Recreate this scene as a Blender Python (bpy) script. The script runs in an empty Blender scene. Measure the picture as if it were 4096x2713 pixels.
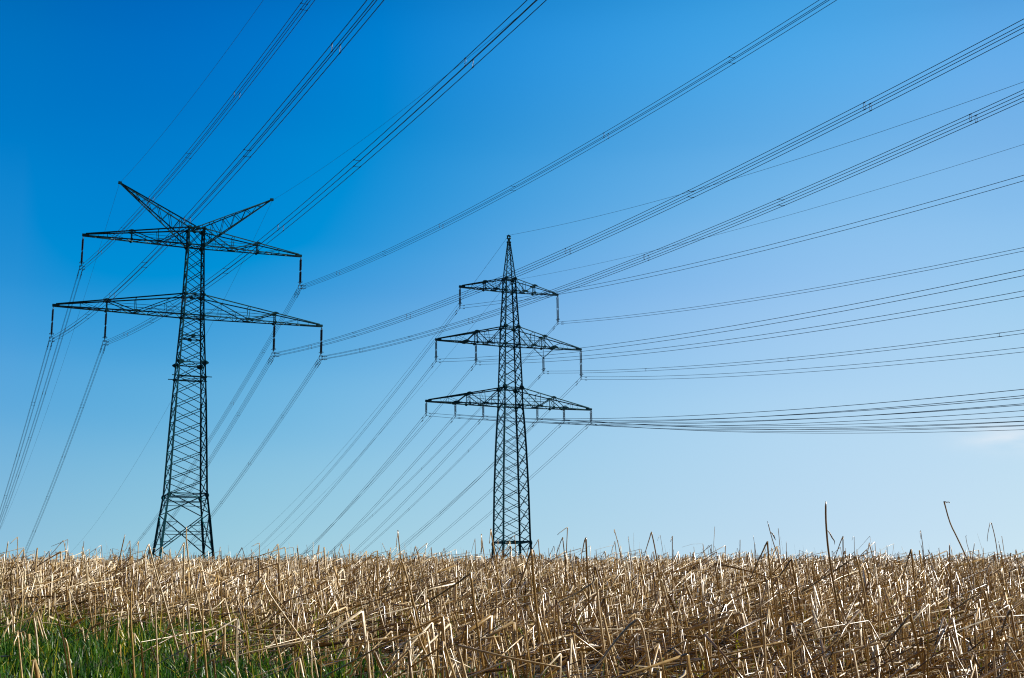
import bpy, math
import numpy as np
from mathutils import Vector, Matrix

scene = bpy.context.scene
R = math.radians

# ------------------------------------------------------------------ camera
PITCH, ROLL, F = 0.2119, 0.0100, 5414.0            # F in pixels of a 4096 px wide frame
cam_data = bpy.data.cameras.new('camera')
cam_data.sensor_width = 36.0
cam_data.lens = F / 4096 * 36.0
cam_data.clip_start = 0.05
cam_data.clip_end = 20000
cam = bpy.data.objects.new('camera', cam_data)
scene.collection.objects.link(cam)
c_, s_ = math.cos(ROLL), math.sin(ROLL)
_x = Vector((1, 0, 0)); _u = Vector((0, -math.sin(PITCH), math.cos(PITCH))); _f = Vector((0, math.cos(PITCH), math.sin(PITCH)))
right = c_ * _x - s_ * _u
up = s_ * _x + c_ * _u
m3 = Matrix((right, up, -_f)).transposed()
cam.matrix_world = m3.to_4x4()
scene.camera = cam

# ------------------------------------------------------------------ sky
def srgb(r, g, b):
    f = lambda c: (c / 12.92 if c <= 0.04045 else ((c + 0.055) / 1.055) ** 2.4)
    return (f(r / 255), f(g / 255), f(b / 255), 1)

world = bpy.data.worlds.new('World')
scene.world = world
world.use_nodes = True
nt = world.node_tree
for n in list(nt.nodes):
    nt.nodes.remove(n)
def N(t, **k):
    n = nt.nodes.new(t)
    for a, v in k.items():
        setattr(n, a, v)
    return n
def math_node(op, a, b=None, c=None, clamp=False):
    n = N('ShaderNodeMath', operation=op, use_clamp=clamp)
    for i, v in enumerate((a, b, c)):
        if v is None: continue
        if isinstance(v, (int, float)): n.inputs[i].default_value = v
        else: nt.links.new(v, n.inputs[i])
    return n.outputs[0]
tc = N('ShaderNodeTexCoord')
sep = N('ShaderNodeSeparateXYZ'); nt.links.new(tc.outputs['Generated'], sep.inputs[0])
elev = math_node('ARCSINE', sep.outputs['Z'])
elev_deg = math_node('MULTIPLY', elev, 180 / math.pi)
azim = math_node('ARCTAN2', sep.outputs['X'], sep.outputs['Y'])
azim_deg = math_node('MULTIPLY', azim, 180 / math.pi)
def ramp(stops):
    n = N('ShaderNodeValToRGB')
    cr = n.color_ramp; cr.interpolation = 'CARDINAL'
    while len(cr.elements) > 1: cr.elements.remove(cr.elements[-1])
    for i, (p, col) in enumerate(stops):
        e = cr.elements[0] if i == 0 else cr.elements.new(p)
        e.position = p; e.color = srgb(*col)
    return n
# elevation -5 .. 45 degrees mapped to 0 .. 1
t_el = math_node('DIVIDE', math_node('ADD', elev_deg, 5.0), 50.0, clamp=True)
P = lambda d: (d + 5.0) / 50.0
ramps = [ramp([(P(e), c) for e, c in st]) for st in (
    [(0, (155, 200, 222)), (3.6, (142, 193, 221)), (8, (106, 175, 220)), (11, (78, 161, 219)), (13.8, (42, 146, 214)), (19.2, (2, 126, 203)), (24.5, (0, 109, 187)), (32, (0, 88, 160)), (44, (0, 58, 112))],
    [(0, (176, 214, 230)), (3.8, (163, 208, 227)), (7.4, (140, 196, 228)), (10.6, (114, 182, 227)), (13.6, (84, 164, 223)), (16, (48, 152, 219)), (20.6, (3, 137, 211)), (26, (0, 120, 200)), (44, (0, 62, 118))],
    [(0, (196, 224, 240)), (3.8, (184, 217, 238)), (9.4, (164, 207, 239)), (13.6, (139, 190, 236)), (16.8, (114, 180, 232)), (20, (86, 167, 227)), (26, (50, 150, 219)), (44, (10, 80, 140))],
    [(0, (207, 232, 243)), (3.6, (200, 227, 242)), (8, (184, 218, 242)), (12.8, (159, 205, 240)), (16, (138, 192, 237)), (18.8, (121, 181, 233)), (24.5, (84, 161, 224)), (44, (30, 95, 150))])]
for r_ in ramps: nt.links.new(t_el, r_.inputs[0])
t_az = math_node('MULTIPLY', math_node('MINIMUM', math_node('MAXIMUM', math_node('ADD', azim_deg, 20.7), 0.0), 41.3), 3 / 41.3)
KN = (0.0, 1.083, 2.077, 3.0)
acc = None
for a, (r_, ka) in enumerate(zip(ramps, KN)):
    w = None
    for kb in KN:
        if kb == ka: continue
        f_ = math_node('MULTIPLY', math_node('SUBTRACT', t_az, kb), 1 / (ka - kb))
        w = f_ if w is None else math_node('MULTIPLY', w, f_)
    vm = N('ShaderNodeVectorMath', operation='SCALE'); nt.links.new(r_.outputs[0], vm.inputs[0]); nt.links.new(w, vm.inputs['Scale'])
    if acc is None: acc = vm
    else:
        ad = N('ShaderNodeVectorMath', operation='ADD'); nt.links.new(acc.outputs[0], ad.inputs[0]); nt.links.new(vm.outputs[0], ad.inputs[1]); acc = ad
mx0 = N('ShaderNodeVectorMath', operation='MAXIMUM'); nt.links.new(acc.outputs[0], mx0.inputs[0]); mx0.inputs[1].default_value = (0, 0, 0)
# unseen sky behind the camera, darkened to cut the blue fill light on the straw
mrb = N('ShaderNodeMapRange', interpolation_type='SMOOTHSTEP'); mrb.inputs['From Min'].default_value = 0.75; mrb.inputs['From Max'].default_value = -0.1
nt.links.new(sep.outputs['Y'], mrb.inputs['Value'])
mixb = N('ShaderNodeMix', data_type='RGBA'); nt.links.new(mrb.outputs[0], mixb.inputs['Factor'])
nt.links.new(mx0.outputs[0], mixb.inputs['A']); mixb.inputs['B'].default_value = srgb(26, 54, 84); mixc = mixb
# one thin wisp of cloud low in the sky to the right
w_a = math_node('DIVIDE', math_node('ADD', azim_deg, -20.4), 1.9)
w_e = math_node('DIVIDE', math_node('ADD', math_node('ADD', elev_deg, math_node('MULTIPLY', math_node('ADD', azim_deg, -19.5), 0.10)), -7.30), 0.5)
w_r = math_node('ADD', math_node('MULTIPLY', w_a, w_a), math_node('MULTIPLY', w_e, w_e))
w_m = math_node('POWER', 2.718, math_node('MULTIPLY', w_r, -1.0))
nz = N('ShaderNodeTexNoise'); nz.inputs['Scale'].default_value = 14; nz.inputs['Detail'].default_value = 5
mp = N('ShaderNodeMapping'); mp.inputs['Scale'].default_value = (1, 1, 5)
nt.links.new(tc.outputs['Generated'], mp.inputs[0]); nt.links.new(mp.outputs[0], nz.inputs['Vector'])
w_f = math_node('MULTIPLY', w_m, math_node('MULTIPLY', math_node('SUBTRACT', nz.outputs[0], 0.28, clamp=True), 3.0))
mixw = N('ShaderNodeMix', data_type='RGBA'); nt.links.new(w_f, mixw.inputs['Factor'])
nt.links.new(mixc.outputs['Result'], mixw.inputs['A']); mixw.inputs['B'].default_value = srgb(226, 236, 246)
bg = N('ShaderNodeBackground'); nt.links.new(mixw.outputs['Result'], bg.inputs['Color']); bg.inputs['Strength'].default_value = 0.5743   # 1 / 2**exposure
wo = N('ShaderNodeOutputWorld'); nt.links.new(bg.outputs[0], wo.inputs[0])

# ------------------------------------------------------------------ sun
SUN_AZ, SUN_EL = R(71), R(33)                       # azimuth clockwise from the view direction
sun_data = bpy.data.lights.new('sun', 'SUN')
sun_data.energy = 5.0; sun_data.angle = R(0.53); sun_data.color = (1.0, 0.94, 0.86)
sun = bpy.data.objects.new('sun', sun_data)
scene.collection.objects.link(sun)
sd = Vector((math.sin(SUN_AZ) * math.cos(SUN_EL), math.cos(SUN_AZ) * math.cos(SUN_EL), math.sin(SUN_EL)))
sun.rotation_euler = sd.to_track_quat('Z', 'Y').to_euler()
scene.view_settings.view_transform = 'Standard'
scene.view_settings.look = 'None'
scene.view_settings.exposure = 0.8
scene.view_settings.gamma = 1.0
scene.cycles.max_bounces = 6
scene.cycles.diffuse_bounces = 3
scene.render.film_transparent = False
scene.cycles.pixel_filter_type = 'BLACKMAN_HARRIS'
scene.cycles.filter_width = 1.15

# ------------------------------------------------------------------ materials
def material(name, base, rough=0.6, metallic=0.0, build=None, spec=0.5):
    m = bpy.data.materials.new(name); m.use_nodes = True
    b = m.node_tree.nodes['Principled BSDF']
    b.inputs['Base Color'].default_value = (*base, 1)
    b.inputs['Roughness'].default_value = rough
    b.inputs['Metallic'].default_value = metallic
    b.inputs['Specular IOR Level'].default_value = spec
    if build: build(m.node_tree, b)
    return m
def noisy(colors, scale, rough=None):
    def f(t, b):
        n = t.nodes.new('ShaderNodeTexNoise'); n.inputs['Scale'].default_value = scale; n.inputs['Detail'].default_value = 6
        c = t.nodes.new('ShaderNodeTexCoord'); t.links.new(c.outputs['Object'], n.inputs['Vector'])
        r = t.nodes.new('ShaderNodeValToRGB')
        r.color_ramp.elements[0].position = 0.3; r.color_ramp.elements[0].color = (*colors[0], 1)
        r.color_ramp.elements[1].position = 0.7; r.color_ramp.elements[1].color = (*colors[1], 1)
        t.links.new(n.outputs[0], r.inputs[0]); t.links.new(r.outputs[0], b.inputs['Base Color'])
        if rough:
            mr = t.nodes.new('ShaderNodeMapRange'); mr.inputs['To Min'].default_value = rough[0]; mr.inputs['To Max'].default_value = rough[1]
            t.links.new(n.outputs[0], mr.inputs['Value']); t.links.new(mr.outputs[0], b.inputs['Roughness'])
    return f
STEEL = material('green_painted_steel', (0.01, 0.035, 0.035), 0.5, 0.0, noisy(((0.004, 0.088, 0.118), (0.012, 0.130, 0.155)), 1.3, (0.4, 0.65)), 0.22)
PORCELAIN = material('insulator_dark_glaze', (0.02, 0.012, 0.012), 0.3, 0.0, noisy(((0.012, 0.008, 0.012), (0.03, 0.018, 0.02)), 5))
FITTING = material('galvanised_fitting', (0.01, 0.03, 0.05), 0.5, 0.0, noisy(((0.006, 0.022, 0.035), (0.014, 0.045, 0.065)), 8), 0.3)
WIRE = material('weathered_conductor', (0.012, 0.045, 0.075), 0.6, 0.0, noisy(((0.003, 0.045, 0.09), (0.006, 0.07, 0.13)), 0.7))

def straw_build(t, b):
    at = t.nodes.new('ShaderNodeAttribute'); at.attribute_name = 'tone'
    r = t.nodes.new('ShaderNodeValToRGB'); cr = r.color_ramp
    cr.elements[0].position = 0.0; cr.elements[0].color = (0.05, 0.030, 0.012, 1)
    cr.elements[1].position = 1.0; cr.elements[1].color = (0.95, 0.83, 0.58, 1)
    for p, c in ((0.14, (0.075, 0.040, 0.008)), (0.38, (0.26, 0.150, 0.032)), (0.68, (0.60, 0.405, 0.145))):
        e = cr.elements.new(p); e.color = (*c, 1)
    t.links.new(at.outputs['Fac'], r.inputs[0])
    co = t.nodes.new('ShaderNodeTexCoord')
    n = t.nodes.new('ShaderNodeTexNoise'); n.inputs['Scale'].default_value = 55; n.inputs['Detail'].default_value = 4
    t.links.new(co.outputs['Object'], n.inputs['Vector'])
    mr = t.nodes.new('ShaderNodeMapRange'); mr.inputs['From Min'].default_value = 0.3; mr.inputs['From Max'].default_value = 0.7
    mr.inputs['To Min'].default_value = 0.5; mr.inputs['To Max'].default_value = 1.15
    t.links.new(n.outputs[0], mr.inputs['Value'])
    mx = t.nodes.new('ShaderNodeMix'); mx.data_type = 'RGBA'; mx.blend_type = 'MULTIPLY'; mx.inputs['Factor'].default_value = 1.0
    t.links.new(r.outputs[0], mx.inputs['A']); t.links.new(mr.outputs[0], mx.inputs['B'])
    t.links.new(mx.outputs['Result'], b.inputs['Base Color'])
    # a little light comes through the hollow stems
    tr = t.nodes.new('ShaderNodeBsdfTranslucent'); tr.inputs['Color'].default_value = (0.90, 0.60, 0.17, 1)
    ms = t.nodes.new('ShaderNodeMixShader'); ms.inputs[0].default_value = 0.19
    out = t.nodes['Material Output']
    t.links.new(b.outputs[0], ms.inputs[1]); t.links.new(tr.outputs[0], ms.inputs[2]); t.links.new(ms.outputs[0], out.inputs[0])
STRAW = material('dry_straw', (0.5, 0.4, 0.25), 0.30, 0.0, straw_build, 0.9)

def grass_build(t, b):
    at = t.nodes.new('ShaderNodeAttribute'); at.attribute_name = 'tone'
    r = t.nodes.new('ShaderNodeValToRGB'); cr = r.color_ramp
    cr.elements[0].position = 0.0; cr.elements[0].color = (0.004, 0.026, 0.004, 1)
    cr.elements[1].position = 1.0; cr.elements[1].color = (0.45, 0.36, 0.03, 1)
    for p, c in ((0.35, (0.018, 0.085, 0.006)), (0.6, (0.065, 0.17, 0.010)), (0.85, (0.30, 0.31, 0.012))):
        e = cr.elements.new(p); e.color = (*c, 1)
    t.links.new(at.outputs['Fac'], r.inputs[0]); t.links.new(r.outputs[0], b.inputs['Base Color'])
    tr = t.nodes.new('ShaderNodeBsdfTranslucent'); t.links.new(r.outputs[0], tr.inputs['Color'])
    ms = t.nodes.new('ShaderNodeMixShader'); ms.inputs[0].default_value = 0.35
    out = t.nodes['Material Output']
    t.links.new(b.outputs[0], ms.inputs[1]); t.links.new(tr.outputs[0], ms.inputs[2]); t.links.new(ms.outputs[0], out.inputs[0])
GRASS = material('green_grass', (0.02, 0.1, 0.02), 0.4, 0.0, grass_build, 0.4)
SOIL = material('dark_soil', (0.04, 0.03, 0.02), 0.95, 0.0, noisy(((0.010, 0.007, 0.004), (0.040, 0.027, 0.015)), 9))

# ------------------------------------------------------------------ object helpers
COL = scene.collection
def tag(o, label=None, cat=None, group=None, kind=None):
    if label: o['label'] = label
    if cat: o['category'] = cat
    if group: o['group'] = group
    if kind: o['kind'] = kind
    return o
def empty(name, loc, rz=0.0):
    o = bpy.data.objects.new(name, None); COL.objects.link(o)
    o.location = loc; o.rotation_euler = (0, 0, rz); o.empty_display_size = 0.5
    return o
class MB:
    """collects vertices and faces, links them as one mesh object"""
    def __init__(s): s.v = []; s.f = []
    def add(s, vs, fs):
        o = len(s.v); s.v += [tuple(p) for p in vs]; s.f += [tuple(i + o for i in f) for f in fs]
    def frame(s, a, b, roll=None):
        d = (b - a).normalized()
        ref = roll if roll is not None else (Vector((0, 0, 1)) if abs(d.z) < 0.95 else Vector((1, 0, 0)))
        x = ref - d * ref.dot(d)
        if x.length < 1e-4: x = Vector((0.3, 1, 0.1)) - d * d.dot(Vector((0.3, 1, 0.1)))
        x.normalize(); return d, x, d.cross(x)
    def angle(s, a, b, w, th=None, roll=None):
        """rolled steel angle section from a to b, leg width w"""
        a, b = Vector(a), Vector(b)
        if (b - a).length < 1e-3: return
        th = th or w * 0.16
        d, x, y = s.frame(a, b, roll)
        pr = [(0, 0), (w, 0), (w, th), (th, th), (th, w), (0, w)]
        o = w * 0.35
        vs = []
        for p in (a, b):
            for (i, j) in pr: vs.append(p + x * (i - o) + y * (j - o))
        fs = [(k, (k + 1) % 6, (k + 1) % 6 + 6, k + 6) for k in range(6)] + [(5, 4, 3, 2, 1, 0), (6, 7, 8, 9, 10, 11)]
        s.add(vs, fs)
    def box(s, a, b, w, h, roll=None):
        a, b = Vector(a), Vector(b); d, x, y = s.frame(a, b, roll)
        vs = [p + x * i * w / 2 + y * j * h / 2 for p in (a, b) for (i, j) in ((-1, -1), (1, -1), (1, 1), (-1, 1))]
        s.add(vs, [(0, 1, 5, 4), (1, 2, 6, 5), (2, 3, 7, 6), (3, 0, 4, 7), (3, 2, 1, 0), (4, 5, 6, 7)])
    def tube(s, pts, r, n=6, closed=False):
        pts = [Vector(p) for p in pts]; vs = []; L = len(pts)
        for i, p in enumerate(pts):
            if closed: t = pts[(i + 1) % L] - pts[i - 1]
            else: t = pts[min(i + 1, L - 1)] - pts[max(i - 1, 0)]
            t.normalize(); ref = Vector((0, 0, 1)) if abs(t.z) < 0.9 else Vector((1, 0, 0))
            x = (ref - t * ref.dot(t)).normalized(); y = t.cross(x)
            rr = r[i] if isinstance(r, (list, tuple)) else r
            for k in range(n):
                a = 2 * math.pi * k / n; vs.append(p + x * rr * math.cos(a) + y * rr * math.sin(a))
        fs = []
        for i in range(L if closed else L - 1):
            j = (i + 1) % L
            for k in range(n):
                fs.append((i * n + k, i * n + (k + 1) % n, j * n + (k + 1) % n, j * n + k))
        if not closed: fs += [tuple(range(n))[::-1], tuple((L - 1) * n + k for k in range(n))]
        s.add(vs, fs)
    def plate(s, c, nrm, upv, w, h, th=0.03, cut=0.3):
        """eight-cornered gusset plate"""
        c, nrm, upv = Vector(c), Vector(nrm).normalized(), Vector(upv).normalized()
        x = upv.cross(nrm).normalized()
        o = [(-w, -h * cut), (-w, h * cut), (-w * cut, h), (w * cut, h), (w, h * cut), (w, -h * cut), (w * cut, -h), (-w * cut, -h)]
        vs = [c + x * i + upv * j + nrm * k for k in (-th / 2, th / 2) for (i, j) in o]
        s.add(vs, [tuple(range(8))[::-1], tuple(range(8, 16))] + [(k, (k + 1) % 8, (k + 1) % 8 + 8, k + 8) for k in range(8)])
    def build(s, name, mat, parent=None, smooth=False):
        me = bpy.data.meshes.new(name); me.from_pydata(s.v, [], s.f); me.materials.append(mat)
        if smooth: me.polygons.foreach_set('use_smooth', [True] * len(me.polygons))
        me.update(); o = bpy.data.objects.new(name, me); COL.objects.link(o)
        if parent is not None: o.parent = parent
        return o

# ------------------------------------------------------------------ ground
def ground_z(x, y):
    x = np.asarray(x, float); y = np.asarray(y, float)
    near = -0.65 + 0.0781 * y - 0.00053 * y * y
    far = np.interp(y, [48, 70, 100, 140, 190, 260, 484, 700, 1500, 9000],
                    [1.878, 2.09, 1.98, 1.2, -1.0, -8.0, -38.0, -50.0, -60.0, -60.0])
    back = -0.65 + 0.06 * y
    back = np.maximum(back, -1.6)
    z = np.where(y < 0, back, np.where(y < 48, near, far))
    z = z - 0.0095 * np.clip(x, -300, 300)
    z = z + 0.012 * np.sin(x * 2.1 + 0.6 * y) * np.sin(y * 1.7) + 0.02 * np.sin(x * 0.45 + 1) * np.sin(y * 0.37)
    return z
def axis(lo, hi, fine_lo, fine_hi, step):
    a = np.arange(fine_lo, fine_hi + 1e-6, step)
    out = [fine_lo]; s = step
    while out[-1] > lo: s *= 1.35; out.append(out[-1] - s)
    left = np.array(out[1:][::-1])
    out = [fine_hi]; s = step
    while out[-1] < hi: s *= 1.35; out.append(out[-1] + s)
    return np.concatenate([left, a, np.array(out[1:])])
def raw_mesh(name, V, faces_idx, sizes, mat, parent=None, smooth=False, tone=None):
    me = bpy.data.meshes.new(name)
    me.vertices.add(len(V)); me.vertices.foreach_set('co', np.ascontiguousarray(V, dtype=np.float32).ravel())
    me.loops.add(len(faces_idx)); me.loops.foreach_set('vertex_index', np.ascontiguousarray(faces_idx, dtype=np.int32))
    me.polygons.add(len(sizes))
    st = np.concatenate([[0], np.cumsum(sizes)[:-1]]).astype(np.int32)
    me.polygons.foreach_set('loop_start', st)
    try: me.polygons.foreach_set('loop_total', np.asarray(sizes, dtype=np.int32))
    except Exception: pass
    me.polygons.foreach_set('use_smooth', np.full(len(sizes), smooth))
    if tone is not None:
        a = me.attributes.new('tone', 'FLOAT', 'POINT'); a.data.foreach_set('value', np.ascontiguousarray(tone, dtype=np.float32))
    me.materials.append(mat); me.update(calc_edges=True)
    o = bpy.data.objects.new(name, me); COL.objects.link(o)
    if parent is not None: o.parent = parent
    return o
gx = axis(-6000, 6000, -28, 28, 0.5); gy = axis(-2500, 9000, -3, 60, 0.35)
GX, GY = np.meshgrid(gx, gy)
GZ = ground_z(GX, GY)
V = np.stack([GX.ravel(), GY.ravel(), GZ.ravel()], 1)
nx, ny = len(gx), len(gy)
ii = (np.arange(ny - 1)[:, None] * nx + np.arange(nx - 1)[None, :]).ravel()
Fq = np.stack([ii, ii + 1, ii + nx + 1, ii + nx], 1)
g = raw_mesh('ground', V, Fq.ravel(), np.full(len(Fq), 4), SOIL, smooth=True)
tag(g, 'dark soil of the gently rising stubble field', 'ground', kind='structure')

# ------------------------------------------------------------------ lattice towers
T1 = dict(X=-42.4594, Y=175.1812, th=0.3958, base=-1.0)
T2 = dict(X=-0.316, Y=189.6323, th=0.3675, base=-1.1)
FACES = [((-1, -1), (1, -1)), ((1, -1), (1, 1)), ((1, 1), (-1, 1)), ((-1, 1), (-1, -1))]
def corner(h, c, z): return Vector((c[0] * h, c[1] * h, z))

def body(root, hz, z0, z1, panels, leg_w, diag_w, stagger=True, taper_top=None):
    """four legs and the crossed bracing of the four faces; hz(z) = half width"""
    zs = sorted(set([z0, z1] + [p for p in panels if z0 < p < z1] + [z for z in KINKS if z0 < z < z1]))
    for c in ((-1, -1), (1, -1), (1, 1), (-1, 1)):
        m = MB()
        for a, b in zip(zs[:-1], zs[1:]):
            w = leg_w(0.5 * (a + b))
            m.angle(corner(hz(a), c, a), corner(hz(b), c, b + 0.02), w, w * 0.16, Vector((-c[0], 0, 0)))
        # climbing pegs on one leg
        if c == (1, 1) or c == (-1, -1):
            z = z0 + 3
            while z < z1:
                p = corner(hz(z), c, z); m.box(p, p + Vector((c[0] * 0.28, 0, 0)), 0.03, 0.03); z += 1.35
        m.build('leg', STEEL, root)
    for fi, (c0, c1) in enumerate(FACES):
        m = MB(); ps = list(panels)
        if stagger and fi % 2 == 1:
            ps = [panels[0]] + [0.5 * (a + b) for a, b in zip(panels[:-1], panels[1:])] + [panels[-1]]
        inward = Vector((-(c0[0] + c1[0]) / 2, -(c0[1] + c1[1]) / 2, 0))
        for a, b in zip(ps[:-1], ps[1:]):
            if b - a < 0.3: continue
            w = diag_w
            m.angle(corner(hz(a), c0, a), corner(hz(b), c1, b), w, None, inward)
            m.angle(corner(hz(a), c1, a) + inward * 0.05, corner(hz(b), c0, b) + inward * 0.05, w, None, inward)
        m.build('face_bracing', STEEL, root)

def h_frame(root, h, z, w, k_brace=True, name='horizontal_frame'):
    m = MB()
    for c0, c1 in FACES: m.angle(corner(h, c0, z), corner(h, c1, z), w, None, Vector((0, 0, 1)))
    if k_brace:
        m.angle(corner(h, (-1, -1), z + 0.03), corner(h, (1, 1), z + 0.03), w * 0.7)
        m.angle(corner(h, (-1, 1), z - 0.03), corner(h, (1, -1), z - 0.03), w * 0.7)
    return m.build(name, STEEL, root)

def gussets(root, h, z, w, hh):
    """diamond shaped plates where the members meet the legs; one mesh per leg"""
    for c in ((-1, -1), (1, -1), (1, 1), (-1, 1)):
        m = MB(); p = corner(h, c, z)
        m.plate(p + Vector((-c[0] * w * 0.25, c[1] * 0.03, 0)), (0, 1, 0), (0, 0, 1), w, hh, 0.03, 0.25)
        m.plate(p + Vector((c[0] * 0.03, -c[1] * w * 0.25, 0)), (1, 0, 0), (0, 0, 1), w, hh, 0.03, 0.25)
        m.build('gusset_plate', STEEL, root)

def cross_arm(root, sgn, h_b, zb, h_t, zt, L, post, node, chord, brace, tie=True, extra_nodes=(), tipw=0.16):
    """tapered lattice arm: two bottom chords, two top chords, post at x=post, main nodes on the bottom chord"""
    def Wb(x):                       # half width in plan of the arm at distance x from the axis
        return h_b + (tipw - h_b) * (x - h_b) / (L - h_b)
    def B(x, s): return Vector((sgn * x, s * Wb(x), zb))
    def Tp(x, s):
        t = (x - h_t) / (L - 0.4 - h_t)
        return Vector((sgn * x, s * (h_t + (tipw - h_t) * min(1, t)), zt + (zb + 0.30 - zt) * min(1, t)))
    m = MB()
    for s in (-1, 1):
        m.angle(B(h_b, s), B(L, s), chord, None, Vector((0, 0, 1)))
        m.angle(Tp(h_t, s), Tp(L - 0.3, s), chord, None, Vector((0, 0, -1)))
    # nose of the arm
    m.box(Vector((sgn * (L - 0.75), 0, zb + 0.14)), Vector((sgn * (L + 0.12), 0, zb + 0.10)), 0.30, 2 * tipw + 0.10)
    arm = m.build('cross_arm', STEEL, root)
    # bottom plane lacing
    m = MB(); n = max(6, int((L - h_b) / 1.15)); xs = [h_b + (L - h_b - 0.6) * i / n for i in range(n + 1)]
    for i in range(n):
        a, b = (1, -1) if i % 2 == 0 else (-1, 1)
        m.angle(B(xs[i], a), B(xs[i + 1], b), brace * 0.95, None, Vector((0, 0, 1)))
        if i % 2 == 0 and i > 0: m.angle(B(xs[i], -1), B(xs[i], 1), brace * 0.7)
    m.build('bottom_lacing', STEEL, arm)
    # posts, main diagonals
    m = MB()
    for s in (-1, 1):
        m.angle(B(post, s), Tp(post, s), brace * 1.1)
        m.angle(Tp(post, s), B(node, s), brace * 1.45)
        m.angle(B(node, s), Tp(h_t, s), brace * 1.2)
        m.angle(B(node, s), Tp(node + 0.15, s), brace * 0.7)
        if extra_nodes:
            for xn in extra_nodes: m.angle(Tp(post, s), B(xn, s), brace * 1.35)
        xm = 0.5 * (node + h_b)
        # secondary struts hanging under the long inner diagonal
        for q in (0.3, 0.62):
            p = B(node, s).lerp(Tp(h_t, s), q)
            m.angle(p, Vector((p.x, p.y, zb)), brace * 0.55)
            m.angle(p, B(abs(p.x) + 0.24 * sgn * sgn * (node - h_b) * -1 if abs(p.x) > xm else h_b, s), brace * 0.55)
        for q in (0.5,):
            p = Tp(post, s).lerp(B(node, s), q); m.angle(p, Vector((p.x, p.y, zb)), brace * 0.55)
            p2 = Tp(0.5 * (post + L), s); m.angle(p2, Vector((p2.x, B(abs(p2.x), s).y, zb)), brace * 0.55)
            m.angle(p2, B(post + 0.8, s), brace * 0.6)
        if tie:
            pz = zb + (Tp(post, s).z - zb) * 0.72
            m.angle(Vector((sgn * post, B(post, s).y, pz)), Vector((sgn * h_b, h_b * s, pz - 0.05)), brace * 0.6)
            m.angle(Vector((sgn * (post - 1.6), B(post - 1.6, s).y, pz - 0.42)), Vector((sgn * h_b, h_b * s, pz - 0.47)), brace * 0.5)
    m.build('side_bracing', STEEL, arm)
    for x in (post, node, 0.55 * (post + L)):
        m = MB(); m.angle(Tp(x, -1), Tp(x, 1), brace * 0.7); m.angle(B(x, -1), B(x, 1), brace * 0.8)
        if x == post:
            m.angle(Tp(post, -1), B(post, 1), brace * 0.5); m.angle(Tp(post, 1), B(post, -1), brace * 0.5)
            m.angle(B(x, -1), Tp(x, -1), brace * 0.5)
        else: m.angle(B(x, -1), Tp(x, 1), brace * 0.5)
        m.build('cross_brace', STEEL, arm)
    for s in (-1, 1):
        pl = [(B(node, s) + Vector((0, s * 0.05, 0.1)), 0.5, 0.15), (Tp(post, s) + Vector((0, s * 0.05, 0)), 0.42, 0.17), (B(post, s) + Vector((0, s * 0.05, 0)), 0.22, 0.2)]
        pl += [(B(xn, s) + Vector((0, s * 0.05, 0.08)), 0.5, 0.2) for xn in extra_nodes]
        for p, w, hh in pl:
            m = MB(); m.plate(p, (0, 1, 0), (0, 0, 1), w, hh); m.build('node_plate', STEEL, arm)
    return arm

def interp(tab):
    xs = [a for a, b in tab]; ys = [b for a, b in tab]
    return lambda z: float(np.interp(z, xs, ys))

# ---- pylon with the Y shaped head
t1 = tag(empty('lattice_pylon', (T1['X'], T1['Y'], 0), T1['th']),
         'tall green lattice pylon with Y shaped head horns and two wide cross arms', 'pylon')
h1 = interp([(-1.0, 4.75), (10.5, 3.23), (14.7, 2.77), (17.5, 2.42), (23.1, 2.2), (29.8, 1.92), (34.7, 1.66), (41.2, 1.31), (50.9, 1.02), (53.7, 1.02)])
KINKS = [10.5, 14.7, 17.5, 23.1, 29.8, 34.7, 41.2, 50.9]
ZU, ZUT, ZL, ZLT = 50.84, 53.2, 41.15, 44.0
pan = [17.5]
while pan[-1] < 32.2: pan.append(pan[-1] + 2.02)
k = (32.75 - 17.5) / (pan[-1] - 17.5); pan = [17.5 + (p - 17.5) * k for p in pan]
for a, b, n in ((32.75, 34.73, 1), (34.73, 38.1, 2), (38.1, ZL, 2), (ZL, ZLT, 2), (ZLT, ZU, 4), (ZU, ZUT, 1)):
    pan += [a + (b - a) * (i + 1) / n for i in range(n)]
body(t1, h1, 14.7, ZUT, pan, lambda z: 0.21 if z < 30 else 0.17, 0.088, stagger=False)
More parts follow.
